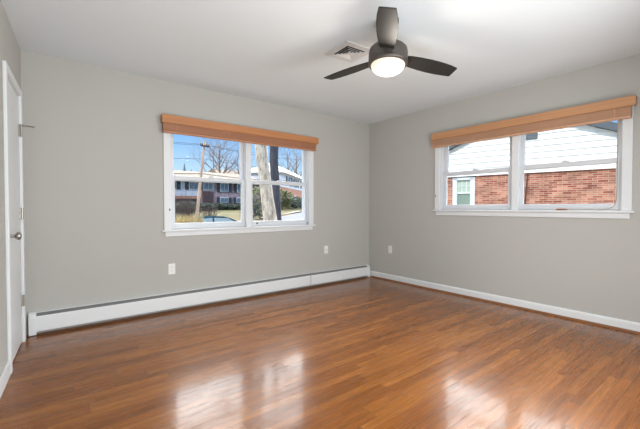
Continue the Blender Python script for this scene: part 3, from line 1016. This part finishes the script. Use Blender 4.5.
# ---------------------------------------------------------------- utility pole and wires
PX, PY = 5.21, 24.0
pz = gz(PX, PY)
UP = empty('utility_pole', 'leaning wooden utility pole beyond the street', 'utility pole', (PX, PY, pz))
top = Vector((0.74, 0, 6.5 - pz))
m = MB(); m.tube([(-0.02, 0, -0.2), tuple(top * 0.5), tuple(top)], [0.12, 0.11, 0.085], 12); m.build('pole', M['pole'], UP, smooth=True)
ca = top * ((6.05 - pz) / (6.5 - pz))
m = MB(); m.box(-0.42, -0.16, -0.05, 0.42, -0.06, 0.05, Matrix.Translation(ca) @ Matrix.Rotation(0.35, 4, 'Z')); m.build('crossarm', M['bark_dark'], UP)
for q in (-0.38, -0.2, 0.2, 0.38):
    mm = Matrix.Translation(ca + Vector((q * 0.94, q * 0.34 - 0.11, 0.05)))
    MB().lathe([(0, 0), (0.03, 0), (0.05, 0.05), (0.04, 0.1), (0.05, 0.14), (0, 0.16)], 8, mm).build('insulator', M['latch'], UP)
base = Vector((PX, PY, pz))
wires = [(0.95, (-0.36, -0.13), -14, 22, 5.9, 8.2, 'topmost wire strung from the left tip of the pole crossarm'),
         (0.95, (0.36, 0.13), -12, 24, 5.6, 7.6, 'wire strung from the right tip of the pole crossarm'),
         (0.78, (0, 0), -12, 24, 4.4, 6.4, 'thin wire crossing the pole below its crossarm'),
         (0.60, (0, 0), -12, 24, 3.5, 5.0, 'thick cable crossing the pole just above the roof ridge'),
         (0.55, (0, 0), -12, 24, 3.1, 4.6, 'lowest cable crossing the pole at the roof ridge')]
for k, (f, off, xa, xb, za, zb, lab) in enumerate(wires):
    p = base + top * f + Vector((off[0], off[1], 0))
    r_ = 0.014 if k < 3 else 0.03
    pts = []
    for s in range(25):
        u = s / 24
        if u < 0.5:
            w = u * 2; q = Vector((xa, 20, za)).lerp(p, w)
        else:
            w = u * 2 - 1; q = p.lerp(Vector((xb, 34, zb)), w)
        q.z -= 0.35 * math.sin(PI * w)
        pts.append(q)
    m = MB(); m.tube(pts, r_, 5)
    tag(m.build('power_line', M['wire'], smooth=True), lab, 'wire', group='wires on the utility pole')


# ---------------------------------------------------------------- trees
def limb(m, p, d, L, r, depth, spread, up, seg=5, kids=3, seed=None):
    """a bending tapering limb with side limbs; all collected in one mesh"""
    n = 5
    pts = [p.copy()]; rs = [r]
    dd = d.normalized()
    for i in range(n):
        dd = (dd + Vector((random.gauss(0, .10), random.gauss(0, .10), random.gauss(0, .06) + up * 0.05))).normalized()
        pts.append(pts[-1] + dd * (L / n)); rs.append(r * (1 - 0.75 * (i + 1) / n))
    m.tube(pts, rs, seg if depth > 1 else 3, cap=False)
    if depth <= 0: return
    for k in range(kids):
        u = random.uniform(0.3, 1.0) if k else 1.0
        i = min(n, max(1, int(u * n)))
        ax = Vector((random.gauss(0, 1), random.gauss(0, 1), random.gauss(0, 1))).normalized()
        nd = (dd + ax * spread).normalized()
        nd.z = nd.z * 0.9 + up * 0.12
        limb(m, pts[i], nd, L * random.uniform(0.55, 0.75), max(rs[i] * 0.8, 0.006), depth - 1, spread, up, seg, kids)


def bare_tree(x, y, h, r, label, mat, n=9, depth=3, spread=0.6, lean=(0, 0), group=None, seg=8, first=0.3, bl=0.45, name='bare_tree'):
    z = gz(x, y) - 0.1
    t = empty(name, label, 'tree', (x, y, z), group=group)
    pts = []; rs = []
    for i in range(9):
        u = i / 8
        pts.append(Vector((lean[0] * h * u + 0.015 * h * math.sin(5 * u + x), lean[1] * h * u, h * u)))
        rs.append(r * (1 - 0.8 * u) * (1.25 if i == 0 else 1))
    m = MB(); m.tube(pts, rs, seg); m.build('trunk', mat, t, smooth=True)
    m = MB()
    for k in range(n):
        u = first + (1 - first) * (k + random.random()) / n
        i = min(7, int(u * 8)); f = u * 8 - i
        p = pts[i].lerp(pts[i + 1], min(1, f))
        a = k * 2.4 + random.uniform(-.4, .4)
        d = Vector((math.cos(a), math.sin(a), random.uniform(0.7, 1.5)))
        limb(m, p, d, h * bl * (1.15 - 0.6 * u), max(rs[i] * 0.5, 0.012), depth, spread, 0.7)
    m.build('branches', mat, t)
    return t


# large pale trunk near the window: follows the bend seen in the photo
def big_trunk(name, label, pts, rs, mat, limbs, seed):
    random.seed(seed)
    x, y, _ = pts[0]
    z = gz(x, y)
    t = empty(name, label, 'tree', (x, y, z))
    o = Vector((x, y, z))
    P = [Vector(p) - o for p in pts]
    m = MB(); m.tube(P, rs, 16)
    tr = m.build('trunk', mat, t, smooth=True)
    m = MB()
    for (i, d, L, r) in limbs:
        limb(m, P[i], Vector(d), L, r, 3, 0.6, 0.6, 6)
    m.build('branches', mat, t)
    return t


g9 = gz(3.5, 9.0)
big_trunk('pale_barked_tree', 'thick pale-barked trunk close outside the street window',
          [(3.46, 9, g9 - 0.1), (3.40, 9, 0.1), (3.33, 9, 0.75), (3.23, 9, 1.4), (3.13, 9, 2.14), (2.97, 9, 3.15), (2.92, 9, 3.7), (2.85, 9, 5.0), (2.75, 9, 7.5), (2.7, 9, 10.0)],
          [0.45, 0.33, 0.29, 0.265, 0.25, 0.25, 0.26, 0.24, 0.17, 0.07], M['bark_pale'],
          [(7, (-1, 0.3, 1), 3.5, 0.12), (7, (1, 0.2, 1), 3.2, 0.1), (8, (-0.6, -0.5, 1), 2.6, 0.09), (8, (0.8, -0.3, 1), 2.6, 0.09), (9, (0, 0, 1), 2, 0.06)], 3)
g10 = gz(4.2, 10.2)
big_trunk('dark_barked_tree', 'dark-barked trunk just right of the thick pale trunk',
          [(4.40, 10.2, g10 - 0.1), (4.40, 10.2, 0.3), (4.38, 10.2, 1.2), (4.33, 10.2, 2.2), (4.24, 10.2, 3.3), (4.27, 10.2, 4.2), (4.3, 10.2, 6.0), (4.35, 10.2, 9.5)],
          [0.30, 0.22, 0.21, 0.2, 0.205, 0.21, 0.17, 0.06], M['bark_dark'],
          [(6, (1, 0.4, 1), 3.0, 0.09), (6, (-0.8, 0.5, 1), 2.6, 0.08), (6, (0.9, -0.2, 1), 2.6, 0.08), (6, (0.2, -1, 1), 2, 0.05)], 5)
m = MB()
tb = bpy.data.objects['pale_barked_tree']
random.seed(11)
bare_tree(20.2, 56, 10.5, 0.32, 'tall bare tree rising behind the mauve end of the split level house', M['bark_mid'], n=20, depth=3, spread=0.7, group='bare trees behind the houses', first=0.25)
bare_tree(26.5, 75, 12.5, 0.28, 'bare tree just left of the tallest one behind the split level house', M['bark_mid'], n=12, depth=3, spread=0.7, group='bare trees behind the houses')
bare_tree(24.0, 57, 8.5, 0.2, 'bare tree behind the right end of the split level house roof', M['bark_mid'], n=12, depth=3, spread=0.8, group='bare trees behind the houses')
bare_tree(57.2, 86, 15.0, 0.32, 'bare tree standing behind the pale roof of the far house', M['bark_mid'], n=14, depth=3, spread=0.7, group='bare trees behind the houses')
bare_tree(43.5, 70, 12.5, 0.28, 'bare tree between the dark trunk and the pale roof', M['bark_mid'], n=14, depth=3, spread=0.7, group='bare trees behind the houses')
bare_tree(6.7, 42.5 + 10, 12, 0.3, 'slim dark trunk at the left edge of the street window', M['bark_dark'], n=8, depth=2, spread=0.6, group='bare trees behind the houses', first=0.55)


def conifer(x, y, h, r, label):
    z = gz(x, y)
    t = empty('conifer', label, 'tree', (x, y, z), group='conifers behind the split level house')
    MB().tube([(0, 0, 0), (0, 0, h * 0.95)], [0.18, 0.03], 8).build('trunk', M['bark_dark'], t)
    m = MB()
    n = 420
    for k in range(n):
        u = (k / n) ** 0.8
        zz = h * (0.12 + 0.88 * u); rr = r * (1 - u) + 0.05
        a = k * 2.399
        p0 = Vector((math.cos(a) * rr * 0.15, math.sin(a) * rr * 0.15, zz)); p1 = Vector((math.cos(a) * rr, math.sin(a) * rr, zz - rr * 0.28))
        s = Vector((-math.sin(a), math.cos(a), 0)) * rr * 0.22
        m.quad(p0, p1 - s, p1 + (p1 - p0) * 0.15, p1 + s)
    m.build('foliage', M['leaf_dark'], t)
conifer(15.2, 60, 6.9, 1.3, 'pointed conifer peeking over the white-sided roof')
conifer(17.2, 62.5, 6.1, 0.9, 'shorter conifer beside the pointed one over the roof')


def shrub(x, y, rx, ry, h, mat, label, n=900, ls=0.16, group=None, name='shrub', base=0.0, cat='shrub'):
    z = gz(x, y) + base
    t = empty(name, label, cat, (x, y, z), group=group)
    m = MB()
    for k in range(n):
        u = random.random(); a = random.uniform(0, 2 * PI); c = random.uniform(-0.7, 1)
        rr = (0.55 + 0.45 * u ** 0.5) * (1 + 0.16 * math.sin(3 * a + x) + 0.12 * math.sin(5 * c + y))
        s = math.sqrt(max(0, 1 - c * c))
        p = Vector((rx * rr * s * math.cos(a), ry * rr * s * math.sin(a), h * (0.45 + 0.55 * rr * c)))
        if p.z < 0.02: p.z = random.uniform(0.02, 0.2)
        d1 = Vector((random.gauss(0, 1), random.gauss(0, 1), random.gauss(0, 1))).normalized()
        d2 = d1.orthogonal().normalized()
        q = ls * random.uniform(0.6, 1.2)
        m.quad(p - d1 * q, p - d2 * q * 0.5, p + d1 * q, p + d2 * q * 0.5)
    m.build('foliage', mat, t)
    m = MB()
    for k in range(6):
        a = k * 1.05
        m.tube([(0.05 * math.cos(a), 0.05 * math.sin(a), 0), (rx * 0.4 * math.cos(a), ry * 0.4 * math.sin(a), h * 0.6)], [0.03, 0.012], 5)
    m.build('stems', M['twig_brown'], t)
    return t


random.seed(21)
def at(px, Y):
    """a point in the place, found from the viewpoint's bearing and a distance down the street"""
    b = math.radians(38.03) + math.atan((px - 320) / 347.6)
    return -4.068 + math.tan(b) * (Y + 3.917)
for px, Y, rx, h, lab in ((177, 34, 1.2, 1.0, 'dark bush at the far left foot of the white-sided wing'),
                          (186, 35, 1.5, 1.1, 'dark bush under the white-sided wing left of the pole'),
                          (205, 36.5, 1.1, 0.9, 'dark bush beside the brown entry'),
                          (220, 38, 1.0, 0.9, 'low dark bush under the mauve wing windows'),
                          (233, 38, 1.2, 0.8, 'low dark bush at the right end of the mauve wing')):
    shrub(at(px, Y), Y, rx, rx * 0.8, h, M['leaf_dark'], lab, n=700, ls=0.17, group='bushes at the split level house')
for px, Y, rx, h, lab in ((282.5, 38, 1.3, 3.0, 'olive shrub right of the dark trunk'),):
    shrub(at(px, Y), Y, rx, rx, h, M['leaf_olive'], lab, n=900, ls=0.25)
for px, Y, rx, h, lab in ((288.5, 40, 1.5, 1.5, 'dark evergreen bush left of three before the far brick wall'),
                          (295.5, 41, 1.6, 1.7, 'dark evergreen bush middle of three before the far brick wall'),
                          (303, 42, 1.6, 1.5, 'dark evergreen bush right of three before the far brick wall')):
    shrub(at(px, Y), Y, rx, rx, h, M['leaf_dark'], lab, n=800, ls=0.2, group='evergreens before the far house')
shrub(at(256, 30), 30, 1.7, 1.5, 3.1, M['leaf_olive'], 'tall olive shrub left of the thick pale trunk', n=1300, ls=0.17)
shrub(at(260, 27), 27, 1.0, 1.0, 1.5, M['leaf_dark'], 'dark low bush tucked behind the thick pale trunk', n=600, ls=0.13)


def thicket(x, y, h, w, label, n=60):
    z = gz(x, y)
    n = int(n * 0.8)
    t = empty('bare_thicket', label, 'bush', (x, y, z), group='leafless bushes by the street')
    m = MB()
    for k in range(n):
        a = random.uniform(0, 2 * PI); q = random.random() ** 0.5
        p = Vector((w * 0.3 * q * math.cos(a), w * 0.3 * q * math.sin(a), 0))
        d = Vector((math.cos(a) * 0.45 * q, math.sin(a) * 0.45 * q, 1))
        limb(m, p, d, h * random.uniform(0.6, 1), 0.022, 1, 0.5, 0.5, 4, 3)
    m.build('twigs', M['twig_brown'], t)
thicket(at(181, 27), 27, 2.1, 2.6, 'leafless brown bush left of the utility pole')
thicket(at(190, 26), 26, 1.8, 2.2, 'leafless brown bush crowding the utility pole foot')
thicket(at(209, 30), 30, 1.0, 2.4, 'leafless brown bush right of the utility pole')
random.seed(5)
# tan ornamental grass in the near yard
for px, Y, w, h, lab in ((177, 8.0, 0.3, 1.85, 'tan dry grass clump at the left edge of the street window'),
                         (186, 8.2, 0.3, 1.8, 'tan dry grass clump second from the left of the street window'),
                         (194.5, 8.0, 0.3, 1.8, 'tan dry grass clump below the utility pole'),
                         (202.5, 8.2, 0.25, 1.5, 'tan dry grass clump beside the parked car')):
    x = at(px, Y); z = gz(x, Y)
    t = empty('dry_grass_clump', lab, 'grass', (x, Y, z), group='dry grass clumps in the front yard')
    m = MB()
    for k in range(420):
        a = random.uniform(0, 2 * PI); q = random.random() ** 0.5
        hh = h * random.uniform(0.75, 1.0)
        p = Vector((w * 0.55 * q * math.cos(a), w * 0.5 * q * math.sin(a), 0))
        e_ = p + Vector((w * 0.55 * q * math.cos(a), w * 0.5 * q * math.sin(a), hh))
        mid = p.lerp(e_, 0.55) + Vector((0, 0, hh * 0.12))
        s = Vector((-math.sin(a + 1), math.cos(a + 1), 0)) * 0.016
        m.add([p - s, p + s, mid + s, mid - s, e_], [(0, 1, 2, 3), (3, 2, 4)])
    m.build('blades', M['grass_tan'], t)

# ---------------------------------------------------------------- parked car
cx_, cy_ = 2.62, 13.2
CZ = road_z(road_td(cx_, cy_)[0])
CR = empty('parked_car', 'dark teal sedan parked on the street below the window', 'car', (cx_, cy_, CZ), 0.0)
low = [(-2.25, 0.35), (-2.28, 0.62), (-2.2, 0.86), (-1.6, 0.93), (1.15, 0.95), (1.9, 0.86), (2.25, 0.68), (2.3, 0.4), (2.1, 0.24), (-2.1, 0.24)]
m = MB(); m.prism(low, 1, -0.86, 0.86); m.build('body', M['car'], CR, bevel=0.08, seg=3)
def cabin(y0, y1, ins):
    pr = [(-1.75, 0.93), (-1.05, 1.34), (-0.55, 1.43), (0.15, 1.44), (0.45, 1.38), (1.35, 0.94)]
    vs = []
    for s in (-1, 1):
        for x, z in pr:
            k = (z - 0.93) / 0.51
            vs.append((x, s * (0.80 - 0.17 * k + ins), z))
    return pr, vs
pr, vs = cabin(0, 0, 0)
n_ = len(pr)
m = MB(); m.add(vs, [tuple(range(n_)), tuple(range(2 * n_ - 1, n_ - 1, -1))] + [(i, i + n_, (i + 1) % n_ + n_, (i + 1) % n_) for i in range(n_)])
m.build('cabin', M['car'], CR, bevel=0.05, seg=3)
def cq(name, pts):
    m = MB(); a = [Vector(p) for p in pts]
    nrm = (a[1] - a[0]).cross(a[2] - a[0]).normalized() * 0.006
    m.add([p + nrm for p in a] + [p - nrm for p in a], [(0, 1, 2, 3), (7, 6, 5, 4), (0, 4, 5, 1), (1, 5, 6, 2), (2, 6, 7, 3), (3, 7, 4, 0)])
    m.build(name, M['car_glass'], CR)
cq('windshield', [(1.27, -0.72, 0.985), (1.27, 0.72, 0.985), (0.53, 0.6, 1.355), (0.53, -0.6, 1.355)])
cq('rear_window', [(-1.65, 0.70, 1.0), (-1.65, -0.70, 1.0), (-1.14, -0.6, 1.32), (-1.14, 0.6, 1.32)])
for s in (-1, 1):
    def sp_(x, z): return (x, s * (0.80 - 0.17 * (z - 0.93) / 0.51 + 0.004), z)
    cq('side_window', [sp_(-0.35, 0.98), sp_(1.05, 0.98), sp_(0.38, 1.35), sp_(-0.35, 1.39)])
    cq('side_window', [sp_(-1.4, 0.98), sp_(-0.43, 0.98), sp_(-0.43, 1.39), sp_(-0.95, 1.34)])
    for wx in (-1.4, 1.4):
        wm = Matrix.Translation((wx, s * 0.80, 0.31)) @ Matrix.Rotation(PI / 2, 4, 'X')
        w_ = MB().lathe([(0.2, -0.1), (0.29, -0.1), (0.31, -0.06), (0.31, 0.06), (0.29, 0.1), (0.2, 0.1)], 24, wm).build('wheel', M['tyre'], CR, smooth=True)
        MB().lathe([(0, -0.09), (0.2, -0.09), (0.2, 0.09), (0, 0.09)], 16, wm).build('hub', M['steel'], w_)
